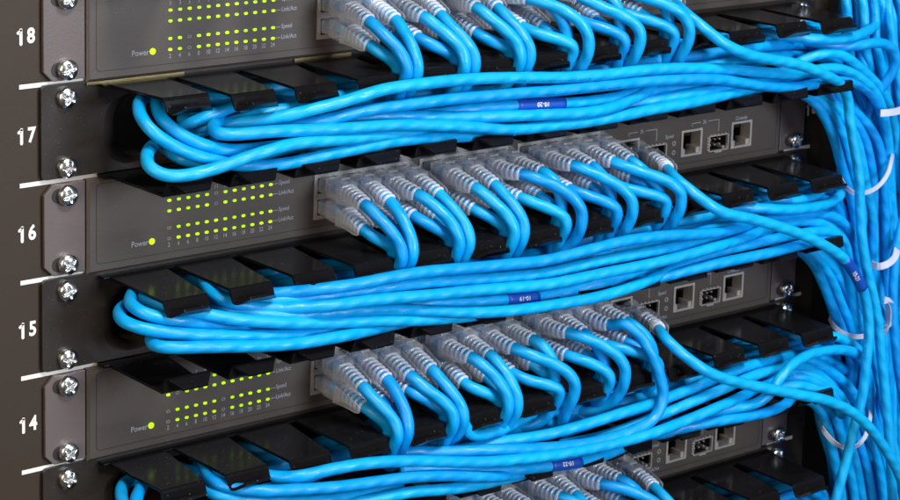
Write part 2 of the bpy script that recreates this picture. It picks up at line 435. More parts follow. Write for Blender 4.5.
# ------------------------------------------------------------------ rails
def rail(name, label, x0, x1, tx, t0, t1, nums):
    t = thing(name, label, 'rack rail', (x0, 1.2, -11 * U))
    mb = MB(); mb.o = np.array((x0, 1.2, -11 * U))
    mb.box(x0, x1, 1.2, 3.4, -8 * U, 4 * U)
    mb.box(x1 - 2, x1, 3.4, 45, -8 * U, 4 * U)
    mb.box(x0, x0 + 2, 3.4, 45, -8 * U, 4 * U)
    mb.build('rail_profile', MT['rail'], t, bevel=.5)
    for n in nums:
        z = (n - 17) * U - 15.9
        m = MB(); m.o = mb.o; stroke_number(m, str(n), tx, z, 6.3, 1.42, 1.12); m.build('unit_number', MT['print'], t)
    for n in range(10, 20):
        z = (n - 17) * U + 6.35
        m = MB(); m.o = mb.o; m.box(t0, t1, 1.05, 1.3, z - 1.0, z + 1.0); m.build('unit_mark', MT['print'], t)
    return t
rail('rack_rail', 'dark brown left rail with white unit numbers 18 to 14 and tick marks', -90, 14, -18.2, -21.4, 20, range(11, 20))
rail('rack_rail', 'black right rail with white ticks and number 16 beside the blue bundle', 452, 491.5, 480.6, 460, 481.5, (16, 11))

# ------------------------------------------------------------------ cable managers
def finger(parent, i, top, name='finger', bend=0.0, bx=0.0):
    """sheet metal finger: plate, short lip bent inwards, trapezoid flare at the tip"""
    sg = -1 if top else 1
    zb = 4.6 if top else -38.4
    xl0 = 50.5 + 34.08 * (i - 1) + 2.4; xr0 = 50.5 + 34.08 * i - 2.4
    if i == 0: xl0 = 19.0
    if i == 12: xr0 = 456.5
    xl = 21.0 + 34.08 * i; xr = xl + 22.6 + (2 if i == 12 else 0)
    st = [(0, 0, xl0, xr0), (-5, 0, xl0, xr0), (-46, 0, xl, xr), (-48.6, 0, xl, xr), (-49.6, .45 * sg, xl, xr), (-50.1, 1.4 * sg, xl, xr), (-50.6, 5.2 * sg, xl + .9, xr + .6),
          (-51.2, 6.1 * sg, xl + 1.2, xr + .8), (-52.2, 6.0 * sg, xl + 1.9, xr + .2), (-57.0, 2.6 * sg, xl + 6.0, xr - 4.0)]
    th = 1.4; V = []; F = []
    # outer side offset: compute normals of the profile
    P = np.array([(a, b) for a, b, _, _ in st], float)
    for k, (y, z, a, b) in enumerate(st):
        d = P[min(k + 1, len(P) - 1)] - P[max(k - 1, 0)]; d /= np.linalg.norm(d); nrm = np.array((-d[1], d[0])) * (1 if top else -1)
        # nrm points to the inside of the channel
        f = min(1, -y / 48); bz = bend * f ** 1.5
        for (yy, zz) in ((y, z), (y + nrm[0] * th, z + nrm[1] * th)):
            V += [(a + bx * f, yy, zb + zz + bz), (b + bx * f, yy, zb + zz + bz)]
    n = len(st)
    for k in range(n - 1):
        o, p = 4 * k, 4 * (k + 1)
        F += [(o, o + 1, p + 1, p), (o + 2, p + 2, p + 3, o + 3), (o, p, p + 2, o + 2), (o + 1, o + 3, p + 3, p + 1)]
    e = 4 * (n - 1); F += [(e, e + 1, e + 3, e + 2), (0, 2, 3, 1)]
    mb = MB(); mb.add(V, F); return mb.build(name, MT['manager'], parent, bevel=.28, seg=2)

ORD = ['first', 'second', 'third', 'fourth', 'fifth', 'sixth', 'seventh', 'eighth', 'ninth', 'tenth', 'eleventh', 'twelfth']
def manager(n, label):
    t = thing('cable_manager', label, 'cable manager', (0, 0, (n - 17) * U))
    # back plate with a long rounded pass-through opening
    x0, x1, z0, z1 = -12.0, 477, -36.6, 6.2
    outer = rrect(x0, x1, z0, z1, 2.6, 4); hole = rrect(19, 446, -33.9, -1.7, 12, 8)
    bm = bmesh.new()
    def loop(P, y): return [bm.verts.new((x * S, y * S, z * S)) for x, z in P]
    a, b = loop(outer, -1.2), loop(hole, -1.2)
    es = []
    for L in (a, b):
        for k in range(len(L)): es.append(bm.edges.new((L[k], L[(k + 1) % len(L)])))
    bmesh.ops.triangle_fill(bm, edges=es, use_beauty=True)
    # drop triangles inside the hole
    for f in list(bm.faces):
        c = f.calc_center_median() / S
        if 20 < c.x < 445 and -33.5 < c.z < -2 and all(v in b for v in f.verts): bm.faces.remove(f)
    r = bmesh.ops.extrude_face_region(bm, geom=list(bm.faces))
    for v in r['geom']:
        if isinstance(v, bmesh.types.BMVert): v.co.y += 2.2 * S
    bmesh.ops.recalc_face_normals(bm, faces=bm.faces)
    me = bpy.data.meshes.new('back_plate'); bm.to_mesh(me); bm.free(); link('back_plate', me, MT['plate'], t)
    # folded rear strips the fingers grow from
    for zz in (4.6, -38.4):
        mb = MB(); s = -1 if zz > 0 else 1
        mb.box(16, 458.5, -6.5, 0.2, min(zz, zz + s * 1.4), max(zz, zz + s * 1.4)); mb.build('folded_strip', MT['manager'], t, bevel=.3)
    # concave left cheek that leads the cables into the opening
    K = 9; rings = []
    for k in range(K + 1):
        a_ = math.pi / 2 * k / K; d = 8.5 * math.sin(a_)
        rings.append([(x, -1.15 + 10 * (1 - math.cos(a_)), z) for x, z in rrect(19.05 + d, 445.95 - d, -33.85 + d * .16, -1.75 - d * .16, 12, 8)])
    nn = len(rings[0]); mb = MB()
    mb.add([v for r_ in rings for v in r_], [(i * nn + j, i * nn + (j + 1) % nn, (i + 1) * nn + (j + 1) % nn, (i + 1) * nn + j) for i in range(K) for j in range(nn)])
    mb.build('rounded_opening', MT['plate'], t, smooth=True)
    rnd = random.Random(n)
    for i in range(13):
        b0 = rnd.uniform(-.7, .7) if i != 0 else {17: 1.8, 13: .6}.get(n, -.6)
        finger(t, i, True, bend=b0, bx=rnd.uniform(-.5, .5)); finger(t, i, False, bend=rnd.uniform(-.5, .5), bx=rnd.uniform(-.5, .5))
    for x in (0, 465.1):
        for z in (0, -31.75): put_screw(t, x, z)
    return t
manager(19, 'black finger cable manager above the switch marked 18, mostly out of frame')
manager(17, 'black finger cable manager beside number 17, overflowing with blue cables')
manager(15, 'black finger cable manager beside number 15, filled with blue cables')
manager(13, 'black finger cable manager directly below the switch marked 14, full of cables')
manager(11, 'lowest black cable manager, slotted fingers showing at the bottom right')

# ------------------------------------------------------------------ switches
GX = [139.5 + 14 * (c % 4) + 63 * (c // 4) for c in range(12)]
ROWZ = (-13.6, -24.4)
def holes_plate(mb, x0, x1, z0, z1, holes, y):
    xs = sorted({x0, x1, *[h[0] for h in holes], *[h[1] for h in holes]}); zs = sorted({z0, z1, *[h[2] for h in holes], *[h[3] for h in holes]})
    for a, b in zip(xs, xs[1:]):
        for c, d in zip(zs, zs[1:]):
            mx, mz = (a + b) / 2, (c + d) / 2
            if any(h[0] < mx < h[1] and h[2] < mz < h[3] for h in holes): continue
            mb.add([(a, y, c), (b, y, c), (b, y, d), (a, y, d)], [(0, 1, 2, 3)])
def cavity(mb, x0, x1, z0, z1, y0, y1):
    V = [(x, y, z) for y in (y0, y1) for (x, z) in ((x0, z0), (x1, z0), (x1, z1), (x0, z1))]
    mb.add(V, [(0, 4, 5, 1), (1, 5, 6, 2), (2, 6, 7, 3), (3, 7, 4, 0), (4, 7, 6, 5)])
FY = -2.6                       # front face of the switch
def frame_ring(mb, x0, x1, z0, z1, w, y0, y1):
    mb.box(x0 - w, x0, y0, y1, z0 - w, z1 + w); mb.box(x1, x1 + w, y0, y1, z0 - w, z1 + w)
    mb.box(x0, x1, y0, y1, z1, z1 + w); mb.box(x0, x1, y0, y1, z0 - w, z0)
def switch(n, label, off, full=True):
    t = thing('network_switch', label, 'switch', (0, 0, (n - 17) * U))
    X0, X1, Z0, Z1 = 10.0, 452.6, -38.6, 5.6
    rj = [(GX[c] - 5.9, GX[c] + 5.9, rz - 4.5, rz + 4.1) for c in range(12) for rz in ROWZ]
    rj_big = [(329.0, 342.2, -29.0, -16.6), (375.8, 389.0, -29.0, -16.6), (414.0, 427.4, -29.0, -16.4)]
    sfp = [(348.5, 362.2, -29.2, -21.2), (395.5, 409.2, -29.2, -21.2)]
    mb = MB(); holes_plate(mb, X0 + 1.2, X1 - 1.2, Z0 + 1.2, Z1 - 1.2, rj + rj_big + sfp, FY)
    V = []
    O = [(X0 + 1.2, Z0 + 1.2), (X1 - 1.2, Z0 + 1.2), (X1 - 1.2, Z1 - 1.2), (X0 + 1.2, Z1 - 1.2)]; Q = [(X0, Z0), (X1, Z0), (X1, Z1), (X0, Z1)]
    V = [(x, FY, z) for x, z in O] + [(x, FY + 1.2, z) for x, z in Q] + [(x, 230, z) for x, z in Q]
    F = [(i + 4 * k, (i + 1) % 4 + 4 * k, (i + 1) % 4 + 4 * k + 4, i + 4 * k + 4) for k in (0, 1) for i in range(4)] + [(8, 9, 10, 11)]
    mb.add(V, F); mb.build('housing', MT['face'], t)
    m = MB()
    for h in rj: cavity(m, *h, FY, 12)
    for h in rj_big: cavity(m, *h, FY, 12)
    for h in sfp: cavity(m, *h, FY, 30)
    m.build('socket_wells', MT['dark'], t)
    # engraved rounded outline around the panel
    A = rrect(14.2, 449.0, -34.4, 3.4, 2.2, 5); Bq = rrect(14.55, 448.65, -34.05, 3.05, 1.9, 5); m = MB(); k_ = len(A)
    m.add([(x, FY - .06, z) for x, z in A] + [(x, FY - .06, z) for x, z in Bq], [(i, (i + 1) % k_, (i + 1) % k_ + k_, i + k_) for i in range(k_)])
    m.build('panel_outline', MT['groove'], t)
    # three shielded blocks of eight sockets
    for g in range(3):
        xa = GX[4 * g] - 7.3; xb = GX[4 * g + 3] + 7.3; m = MB()
        hl = [h for h in rj if xa < h[0] < xb]
        holes_plate(m, xa, xb, -30.6, -8.2, [(h[0] + .4, h[1] - .4, h[2] + .4, h[3] - .4) for h in hl], FY - .7)
        m.add([(xa, FY - .7, -30.6), (xb, FY - .7, -30.6), (xb, FY - .7, -8.2), (xa, FY - .7, -8.2), (xa, FY, -30.6), (xb, FY, -30.6), (xb, FY, -8.2), (xa, FY, -8.2)],
              [(0, 1, 5, 4), (1, 2, 6, 5), (2, 3, 7, 6), (3, 0, 4, 7)])
        for zz in (-19, -26, -12): m.box(xa - .5, xa + .9, FY - 1.1, FY - .72, zz - .8, zz + .8)
        m.build('port_block', MT['silver'], t)
    for k, (a, b, c, d) in enumerate(rj_big):
        m = MB(); frame_ring(m, a, b, c, d, 1.25, FY - .8, FY); cavity(m, a + .05, b - .05, c + .05, d - .05, FY - .4, 4.5); m.F.pop(); p = m.build('uplink_port' if k < 2 else 'console_port', MT['silver'], t, bevel=.15)
        q = MB()                                       # stepped tab recess and contact comb
        q.box(a, a + 2.4, FY + .3, 6, c, c + 2.9); q.box(b - 2.4, b, FY + .3, 6, c, c + 2.9)
        q.build('recess_step', MT['silver'], p)
        q = MB()
        for j in range(8): q.box(a + 2.6 + j * 1.05, a + 2.95 + j * 1.05, 2.4, 7, d - 3.6, d - .6)
        q.build('contacts', MT['brass'], p)
    for (a, b, c, d) in sfp:
        m = MB(); frame_ring(m, a, b, c, d, .55, FY - 1.6, FY)
        for j in range(5):
            m.box(a - 1.5, a - .6, FY - 1.2, FY - .3, c + .4 + j * 1.6, c + 1.2 + j * 1.6)
            m.box(b + .6, b + 1.3, FY - 1.2, FY - .3, c + .4 + j * 1.6, c + 1.2 + j * 1.6)
            m.box(a + .6 + j * 2.7, a + 1.8 + j * 2.7, FY - 1.5, FY - .3, d + .6, d + 1.1)
        m.box((a + b) / 2 - 2.6, (a + b) / 2 + 2.6, FY - 1.5, FY - .2, c - 1.5, c - .7)
        p = m.build('fibre_cage', MT['silver'], t)
        q = MB()
        for j in range(3):
            q.box(a + 2.5 + j * 3.6, a + 3.3 + j * 3.6, FY + 1.2, FY + 3, c + 2.0, c + 2.9); q.box(a + 2.5 + j * 3.6, a + 3.3 + j * 3.6, FY + 1.2, FY + 3, d - 3.0, d - 2.2)
        q.box(a + .1, a + 2.0, FY + .6, 14, c + .1, c + 1.2); q.box(b - 2.0, b - .1, FY + .6, 14, c + .1, c + 1.2)
        q.build('cage_spring', MT['silver'], p)
    # ears
    ch = 4.6
    L = [(-10.9 + ch, -36.8), (9.4, -36.8), (9.4, 5.4), (-10.9 + ch, 5.4), (-10.9, 5.4 - ch), (-10.9, -36.8 + ch)]
    m = MB(); m.prism(L, -1.4, .6); m.box(7.6, 9.4, -1.39, 20, -36.7, 5.3); m.build('mounting_ear', MT['ear'], t, bevel=.35)
    L = [(453.4, -36.8), (473.4 - ch, -36.8), (473.4, -36.8 + ch), (473.4, 5.4 - ch), (473.4 - ch, 5.4), (453.4, 5.4)]
    m = MB(); m.prism(L, -1.4, .6); m.box(453.4, 455.4, -1.39, 20, -36.7, 5.3); m.build('mounting_ear', MT['ear'], t, bevel=.35)
    for x in (0, 465.1):
        for z in (0, -31.75): put_screw(t, x, z, -1.5)
    # lights
    def lens(x, z, w, h, e=None):
        e = e or (.7 if w != h else 1.0)
        return [(x + w * math.copysign(abs(math.cos(a)) ** e, math.cos(a)), z + h * math.copysign(abs(math.sin(a)) ** e, math.sin(a))) for a in np.linspace(0, 2 * math.pi, 16, endpoint=False)]
    for c in range(12):
        for r, z in enumerate((-9.5, -14.5, -22.6, -27.7)):
            x = 52.0 + 5.033 * c
            if (r, c) in off:
                m = MB(); A = lens(x, z, 1.0, .66); Bq = lens(x, z, .8, .45)
                m.add([(a, FY - .2, b) for a, b in A] + [(a, FY - .2, b) for a, b in Bq], [(i, (i + 1) % 16, (i + 1) % 16 + 16, i + 16) for i in range(16)])
                o = m.build('unlit_indicator', MT['led_off'], t)
                m = MB(); m.prism(lens(x, z, .8, .45), FY - .12, FY); m.build('lens', MT['led_in'], o)
            else:
                m = MB(); m.prism(lens(x, z, 1.0, .66), FY - .35, FY); m.build('indicator_light', MT['led_dim' if random.random() < .4 else 'led'], t)
    m = MB(); m.prism(lens(42.9, -27.7, 1.5, 1.5), FY - .35, FY); m.build('power_light', MT['led'], t)
    # print
    y = FY - .08
    m = MB()
    text_into(m, 'Power', 36.6, -27.9, 3.9, .86, .004, y=y)
    for c in range(12):
        text_into(m, str(2 * c + 2), 52.0 + 5.033 * c, -30.8, 2.9, .8, .004, y=y); text_into(m, str(2 * c + 1), 52.0 + 5.033 * c, -6.4, 2.9, .8, .004, y=y)
    for r, z in enumerate((-9.5, -14.5, -22.6, -27.7)):
        text_into(m, ('Speed', 'Link/Act')[r % 2], 112.0, z + .2, 3.0, .84, .004, 'LEFT', y=y); m.box(108.9, 111.6, y - .02, y + .04, z - .12, z + .12)
    m.build('indicator_print', MT['grey_print'], t); m = MB()
    text_into(m, 'Speed', 366.0, -17.6, 3.0, .84, .004, y=y); text_into(m, 'Link/Act', 366.2, -31.8, 2.9, .84, .004, y=y)
    text_into(m, 'Console', 420.6, -13.4, 3.0, .9, .006, y=y)
    for cx, tx in ((345.2, '25'), (392.0, '26')):
        text_into(m, tx, cx, -12.4, 3.0, .84, .004, y=y)
        m.box(cx - 9.5, cx - 3, y - .02, y + .04, -12.4, -12.1); m.box(cx + 3, cx + 11.2, y - .02, y + .04, -12.4, -12.1)
        m.box(cx - 9.5, cx - 9.2, y - .02, y + .04, -14.0, -12.4); m.box(cx + 10.9, cx + 11.2, y - .02, y + .04, -18.8, -12.4)
    m.build('uplink_print', MT['grey_print'], t)
    for z in (-21.9, -27.0):
        m = MB(); A = lens(369.5, z, 1.3, 1.3); Bq = lens(369.5, z, .8, .8)
        m.add([(a, FY - .15, b) for a, b in A] + [(a, FY - .15, b) for a, b in Bq], [(i, (i + 1) % 16, (i + 1) % 16 + 16, i + 16) for i in range(16)])
        m.build('unlit_indicator', MT['led_off'], t)
    if n == 18:
        for a, b in ((9.6, 60), (120, 153), (178, 192), (206, 226), (300, 316)):
            m = MB(); m.box(a, b, -2.4, 40, -40.2, -38.7); m.build('bottom_flange', MT['brass'], t, bevel=.3)
    return t
switch(18, 'topmost grey rack switch, cut by the frame, beside the number 18', {(2, 2), (3, 2)})
switch(16, 'second grey rack switch down, beside the left number 16', {(2, 0), (3, 0), (0, 5), (1, 5)})
switch(14, 'third grey rack switch down, beside the number 14', {(2, 0), (3, 0), (2, 6), (3, 6), (1, 1), (0, 1)})
switch(12, 'lowest rack switch, only its right end showing under the cables', {(2, 3), (3, 3)})

# ------------------------------------------------------------------ plugs, boots and their cords
def boot_parts(t, C, s, o0, smoky=False, hook=1.0):
    """C starts at the face of the socket; straight plug, box housing, ribbed tail, all along the cord"""
    T, N, B = frames(C)
    C = C - o0
    m = MB(); loft(m, C, T, N, B, s, [(0, 5.4, 3.6, 7, 0), (9.5, 5.4, 3.6, 7, 0)]); p = m.build('plug', MT['plug'], t)
    m2 = MB()
    for k in range(6):
        xx = (k - 2.5) * 1.35
        c0 = C[0] + np.array((xx, 0, .9 if k % 2 else -.3))
        m2.box(c0[0] - .35, c0[0] + .35, c0[1] - 8.5, c0[1] - 1.5, c0[2] - .35, c0[2] + .35)
    m2.build('wire_pairs', MT['wire'], p)
    m3 = MB(); c0 = C[0]; m3.box(c0[0] - 3.6, c0[0] + 3.6, c0[1] - 4.2, c0[1] - .5, c0[2] - 3.2, c0[2] - 1.2); m3.build('contact_blades', MT['gold'], p)
    shell = MT['smoke'] if smoky else MT['boot']; e = L_BOOT
    # squared housing, then two thin tapering cheeks beside the strain relief
    m = MB(); loft(m, C, T, N, B, s, [(6.2, 5.3, 4.2, 6, .2), (6.8, 6.0, 4.9, 7, .3), (10, 6.1, 5.1, 7, .4), (15.0, 6.0, 5.0, 6, .2), (17.6, 5.6, 4.7, 5, 0), (18.0, 4.8, 4.2, 4, 0)])
    bt = m.build('boot', shell, t, smooth=False)
    for pl in bt.data.polygons: pl.use_smooth = len(pl.vertices) == 4
    ip = lambda A, q: np.array([np.interp(q, s, A[:, k_]) for k_ in range(3)])
    for sgn in (-1, 1):
        V = []; F = []; st_ = [(16, 5.2, 4.9), (20, 5.0, 4.2), (25, 4.8, 3.3), (e - 1, 4.6, 2.4), (e + .6, 4.4, 1.6)]
        for (q, w, h) in st_:
            c = ip(C, q); n = ip(N, q); bb = ip(B, q)
            for (dw, dh) in ((0, -h), (0, h), (.75, h), (.75, -h)): V.append(c + bb * sgn * (w + dw) + n * dh)
        for i in range(len(st_) - 1):
            for k in range(4): F.append((4 * i + k, 4 * i + (k + 1) % 4, 4 * i + 4 + (k + 1) % 4, 4 * i + 4 + k))
        z_ = 4 * (len(st_) - 1); F += [(0, 1, 2, 3), (z_ + 3, z_ + 2, z_ + 1, z_)]
        m = MB(); m.add(V, F); m.build('cheek', MT['cheek'] if not smoky else shell, bt, bevel=.2)
    # snag guard hook standing up at the front of the housing
    m = MB(); h = hook; b0 = C[0]
    prof = [(-15.0, 5.5), (-8.5, 5.7), (-6.0, 6.2), (-3.6, 8.6 * h + .9), (-4.4, 9.6 * h + .9), (-7.4, 8.0), (-11, 6.9), (-15.0, 6.5)]
    n_ = len(prof); xa, xb = -2.5, 2.5; V = [(b0[0] + xa, b0[1] + y, b0[2] + z) for y, z in prof] + [(b0[0] + xb, b0[1] + y, b0[2] + z) for y, z in prof]
    m.add(V, [tuple(range(n_)), tuple(range(2 * n_ - 1, n_ - 1, -1))] + [(i, i + n_, (i + 1) % n_ + n_, (i + 1) % n_) for i in range(n_)])
    m.build('latch_guard', MT['boot'], bt, bevel=.4)
    # ribs of the strain relief, rings standing round the cord
    sec = []; q = 17.0; w0 = 4.55
    m = MB()
    while q < e + .6:
        w = w0 - (q - 17.2) * .065
        for ww, dz in ((w, 0),):
            loft(m, C, T, N, B, s, [(q, 3.3, 3.3, 2, 0), (q + .1, w - .3, w - .4, 2.4, .1), (q + .4, w + .1, w, 2.4, .1), (q + .9, w + .05, w, 2.4, .1), (q + 1.25, w - .4, w - .5, 2.4, .1), (q + 1.3, 3.3, 3.3, 2, 0)])
        q += 2.75
    m.build('strain_relief', MT['rib'], bt, smooth=True)

L_BOOT = 32.5
def plug_cable(label, n, c, row, group, rnd):
    x = GX[c]; z0 = (n - 17) * U; z = z0 + ROWZ[row]
    j = lambda a: rnd.uniform(-a, a)
    g = c // 2; k = c % 2                              # a pair of columns shares one slot of the manager below
    slot = 49.3 + 34.08 * (3 + g)
    zp = z0 - U + 4.6                                   # finger plate level
    if g < 3: ox = ((-2.8, 3.2), (-1.5, 1.9))[row][k]; ys = (-53.0, -44.5)[row]
    else: ox = (4.2, -1.4)[k] if row == 0 else (-0.6, 1.8)[k]; ys = ((-55.5, -46.0), (-50.0, -40.0))[row][k]
    dx = slot + ox - x
    lead = max(-1, dx * .06) + j(1.7)
    dr = (j(1.8) + (3.4 if g < 3 else 1.6)) if row == 0 else (3.2 + j(2.2))
    if c == 0 and row == 1: dr = 5.0
    P = [(x, FY - 1, z), (x, FY - 7, z), (x + lead * .1, FY - 14, z - dr * .05), (x + lead * .5, FY - 24, z - dr * .35), (x + lead * 1.3 + max(0, dx) * .05, FY - 34.6, z - dr)]
    ze = z - dr; H = ze - zp
    if n == 14 and c == 10 and row == 0:
        P += [at(*p) for p in ((624,324,-44),(639,335,-50),(651,353,-55),(660,376,-58),(663,392,-59),(660.5,408,-60),(651,421,-60),(637,429,-60),(600,441,-59),(560,447,-58),(520,449,-58),(487,450,-56),(450,452,-50),(400,452,-42))]
    elif n == 14 and c == 3 and row == 1:
        P += [(x + dx * .4, ys - 1, ze - 6), (slot + ox, ys - 4, zp + 4), (slot + ox + 8, ys - 6, zp - 9), (slot + 26, ys - 4, zp - 12), (slot + 60, ys + 6, zp - 12)]
    else:
        E = np.array(P[-1]); D0 = E - np.array(P[-2]); D0 = D0 / np.linalg.norm(D0) + np.array((dx * .016, .12 if g < 3 else 0, ((-.32 if g < 3 else -.22) if row == 0 else -.12) + j(.10))); D0 /= np.linalg.norm(D0)
        Q = np.array((slot + ox, ys, zp + .5)); D1 = np.array((j(.10) - dx * .003, .10 + (.12 if g >= 3 and k == 0 else 0), -1)); D1 /= np.linalg.norm(D1)
        dist = np.linalg.norm(Q - E); h0 = dist * (.46 if g >= 3 else .34) + j(1.2); h1 = dist * (.38 if g >= 3 else .34) * (1 if row == 0 else .62)
        for tt in (.2, .4, .6, .8):
            B_ = (1 - tt) ** 3 * E + 3 * (1 - tt) ** 2 * tt * (E + D0 * h0) + 3 * (1 - tt) * tt * tt * (Q - D1 * h1) + tt ** 3 * Q
            P.append(tuple(B_))
        P += [tuple(Q), (slot + ox + .3, ys + 5, zp - 8.5)]
        run = rnd.uniform(60, 95); zz = zp - rnd.uniform(16, 29); yy = -rnd.uniform(18, 34)
        sd = -1 if rnd.random() < .3 else 1
        P += [(slot + ox + sd * 4, (ys + yy) / 2, (zp - 9 + zz) / 2 - 3), (slot + ox + sd * 22, yy, zz), (slot + sd * run, yy + 2, zz + j(3))]
    C, s = spline(P, 1.8)
    o0 = np.array((x, FY - 1, z))
    t = thing('patch_cable', label, 'patch cable', o0, group)
    # cord begins inside the boot
    i0 = int(np.searchsorted(s, 6.5))
    me = tube_mesh('cord', C[i0:], s[i0:], 3.0, origin=o0, uvoff=rnd.uniform(0, 40))
    link('cord', me, MT[rnd.choice(cord_mats)], t)
    boot_parts(t, C, s, o0, hook=rnd.uniform(.8, 1.1))
    return t
rnd = random.Random(21)
for n in (18, 16, 14, 12):
    where = {18: 'of the top switch', 16: 'of the second switch down', 14: 'of the third switch down', 12: 'of the lowest switch'}[n]
    for c in range(12):
        for row in (0, 1):
            if n == 12 and (c < 3 or (row == 1 and c < 6)): continue
            plug_cable('blue patch cable in %s %s port from the left %s' % (ORD[c], ('upper', 'lower')[row], where), n, c, row,
                       'patch cables plugged into the switches', rnd)

def uplink_cable(label, n, pts, sleeve=None):
    z = (n - 17) * U - 22.4; x = 335.6
    P = [np.array(p, float) for p in ((x, FY - 1, z), (x, FY - 9, z), (x + .3, FY - 18, z - .3), (x + 1.2, FY - 27, z - 1.8))] + [at(*p) for p in pts]
    C, s = spline(P, 2.0); o0 = P[0]
    t = thing('patch_cable', label, 'patch cable', o0, 'long uplink patch cables')
    i0 = int(np.searchsorted(s, 6.5))
    link('cord', tube_mesh('cord', C[i0:], s[i0:], 3.0, origin=o0), MT['cord_c'], t)
    boot_parts(t, C, s, o0, smoky=True, hook=.55)
    if sleeve: add_sleeve(t, C, s, o0, 3.0, *sleeve)
uplink_cable('long blue cable from the top switch crossing the fingers, then straight down', 18,
    [(684, 12, -46), (700, 25, -54), (725, 44, -62), (750, 55, -63), (775, 60, -61), (800, 65, -60), (825, 75, -57), (842, 86, -50), (848, 100, -47), (850, 120, -47), (855, 150, -48), (859, 175, -49), (860, 200, -49), (862, 237, -50), (867, 270, -50), (874, 300, -50), (879, 330, -50), (881, 355, -50), (884, 380, -50), (887, 412, -50), (890, 450, -50), (892, 487, -48), (893, 530, -45)])
uplink_cable('long blue cable with dark marker 10-21 crossing from the second switch', 16,
    [(675, 178, -46), (690, 190, -54), (710, 205, -62), (725, 213, -64), (752, 219, -64), (780, 227, -64), (805, 236, -63), (827, 247, -62), (845, 260, -60), (858, 280, -58), (865, 296, -57), (869, 330, -57), (867, 355, -57), (864, 385, -56), (861, 402, -55), (855, 425, -54), (847, 457, -52), (837, 495, -50), (828, 530, -48)], ((845, 260), (862, 287), '10-21', False, 3.6))
uplink_cable('long blue cable crossing right from the third switch over the bundle', 14,
    [(665, 338, -46), (680, 352, -54), (700, 367, -62), (717, 376, -64), (750, 385, -65), (775, 390, -66), (800, 395, -67), (825, 400, -68), (845, 408, -68), (862, 420, -67), (877, 437, -66), (890, 457, -65), (900, 477, -62), (915, 520, -58)])
uplink_cable('blue cable with grey plug leaving the bottom edge from the lowest switch', 12,
    [(664, 497, -46), (678, 512, -54), (700, 528, -58)])

# ------------------------------------------------------------------ strands lying in the managers (traced, each at its own depth)
G17, G15, G13 = 'loose strands in the upper manager', 'loose strands in the middle manager', 'loose strands in the lower manager'
CH.update({G17: 17, G15: 15, G13: 13})
def st(lab, pts, g, **k): return strand(lab, pts, group=g, **k)
# --- row 17
st('outermost blue loop turning at upper left of the upper cable manager', [(158,92,-6),(146,95,-16),(139,103,-28),(141,116,-38),(150,129,-44),(165,141,-47),(186,152,-49),(212,160,-50),(238,165,-50),(262,166,-50),(295,162,-50),(320,156,-51),(345,151,-51),(370,146,-51),(395,141,-50),(432,137.5,-49),(470,136,-46),(507,133,-42),(550,128,-36)], G17)
st('second blue loop curling behind the first finger tip of the upper cable manager', [(170,92,-8),(158,98,-20),(157,107,-32),(163,120,-41),(180,134,-46),(203,145,-48),(228,150,-48),(255,149,-47),(280,146,-45),(310,140,-42),(350,134,-38),(400,128,-32)], G17)
st('lowest blue loop of the upper cable manager, a wide U-turn above switch 16', [(185,132,-10),(168,138,-20),(155,144,-32),(147,154,-42),(149,166,-49),(159,174,-53),(176,176.5,-55),(196,173.5,-56),(220,167,-57),(245,158,-57),(270,150,-57),(295,143.5,-56),(320,141,-55),(357,138,-53),(395,134,-50),(432,131,-46),(470,128,-40),(520,123,-34)], G17)
st('blue cable with a blunt turned end at mid left of the upper cable manager', [(240,118,-20),(222,121,-32),(213,128,-44),(220,134,-51),(240,134,-54),(270,131.5,-55),(307,130,-55),(345,128.5,-55),(395,125,-54),(432,125.5,-54),(470,127,-54),(507,129.5,-54),(550,126,-54),(600,120,-54),(650,110,-54),(700,101,-53),(737,92,-50),(770,86,-44),(805,88,-38),(835,96,-34),(852,115,-30),(862,150,-24),(868,200,-18)], G17)
st('topmost long blue strand of the upper cable manager, arched over the finger lips', [(170,131,-22),(210,127,-32),(245,122,-42),(280,117,-50),(310,110,-55),(345,101,-58),(383,89.5,-59),(420,84,-59),(470,79,-58),(525,77.5,-57),(560,77.5,-56),(600,75,-56),(650,69.5,-56),(687,68,-55),(725,69,-53),(762,72.5,-52),(795,74,-48),(815,70,-46),(833,68,-46),(850,72,-45),(866,83,-43),(878,98,-38),(886,125,-33),(889,155,-28),(886,190,-22)], G17)
st('second long blue strand from the top in the upper cable manager', [(210,136,-25),(250,130,-36),(290,126,-46),(325,120,-52),(362,111,-55),(412,104,-56),(450,99,-56),(487,96,-56),(525,92.5,-56),(550,91,-56),(600,86,-56),(650,81,-56),(700,79,-56),(725,80,-55),(750,84,-54),(775,87,-52),(800,86.5,-50),(820,83,-47),(840,80.5,-45),(858,84,-43),(872,95,-40),(881,112,-36),(886,140,-30),(882,180,-24)], G17)
st('blue strand carrying a dark marker printed 10-20 in the upper cable manager', [(380,118,-38),(432,114,-46),(470,109,-49),(507,105.8,-51),(540,104.3,-51.5),(561,103.5,-51.5),(587,101.5,-51),(612,98,-50),(640,92,-48),(675,88.5,-46),(700,87.5,-46),(737,87,-44),(780,82,-38),(820,76,-32)], G17, sleeve=((515,105),(562,103.5),'10-20',True,3.3))
st('blue strand directly below the marked one, rising at its right', [(320,120,-36),(357,118,-44),(395,116,-48),(432,116.5,-50),(470,117,-52),(510,116,-55),(550,114.5,-56),(587,112.5,-56),(612,107.5,-55),(632,99,-52),(648,90,-48),(662,80,-42),(680,70,-34)], G17)
st('blue strand between middle and lower strands at right of the upper cable manager', [(600,112,-42),(640,102,-48),(665,98,-50),(687,94,-51),(725,88,-49),(760,80,-44),(800,72,-36)], G17)
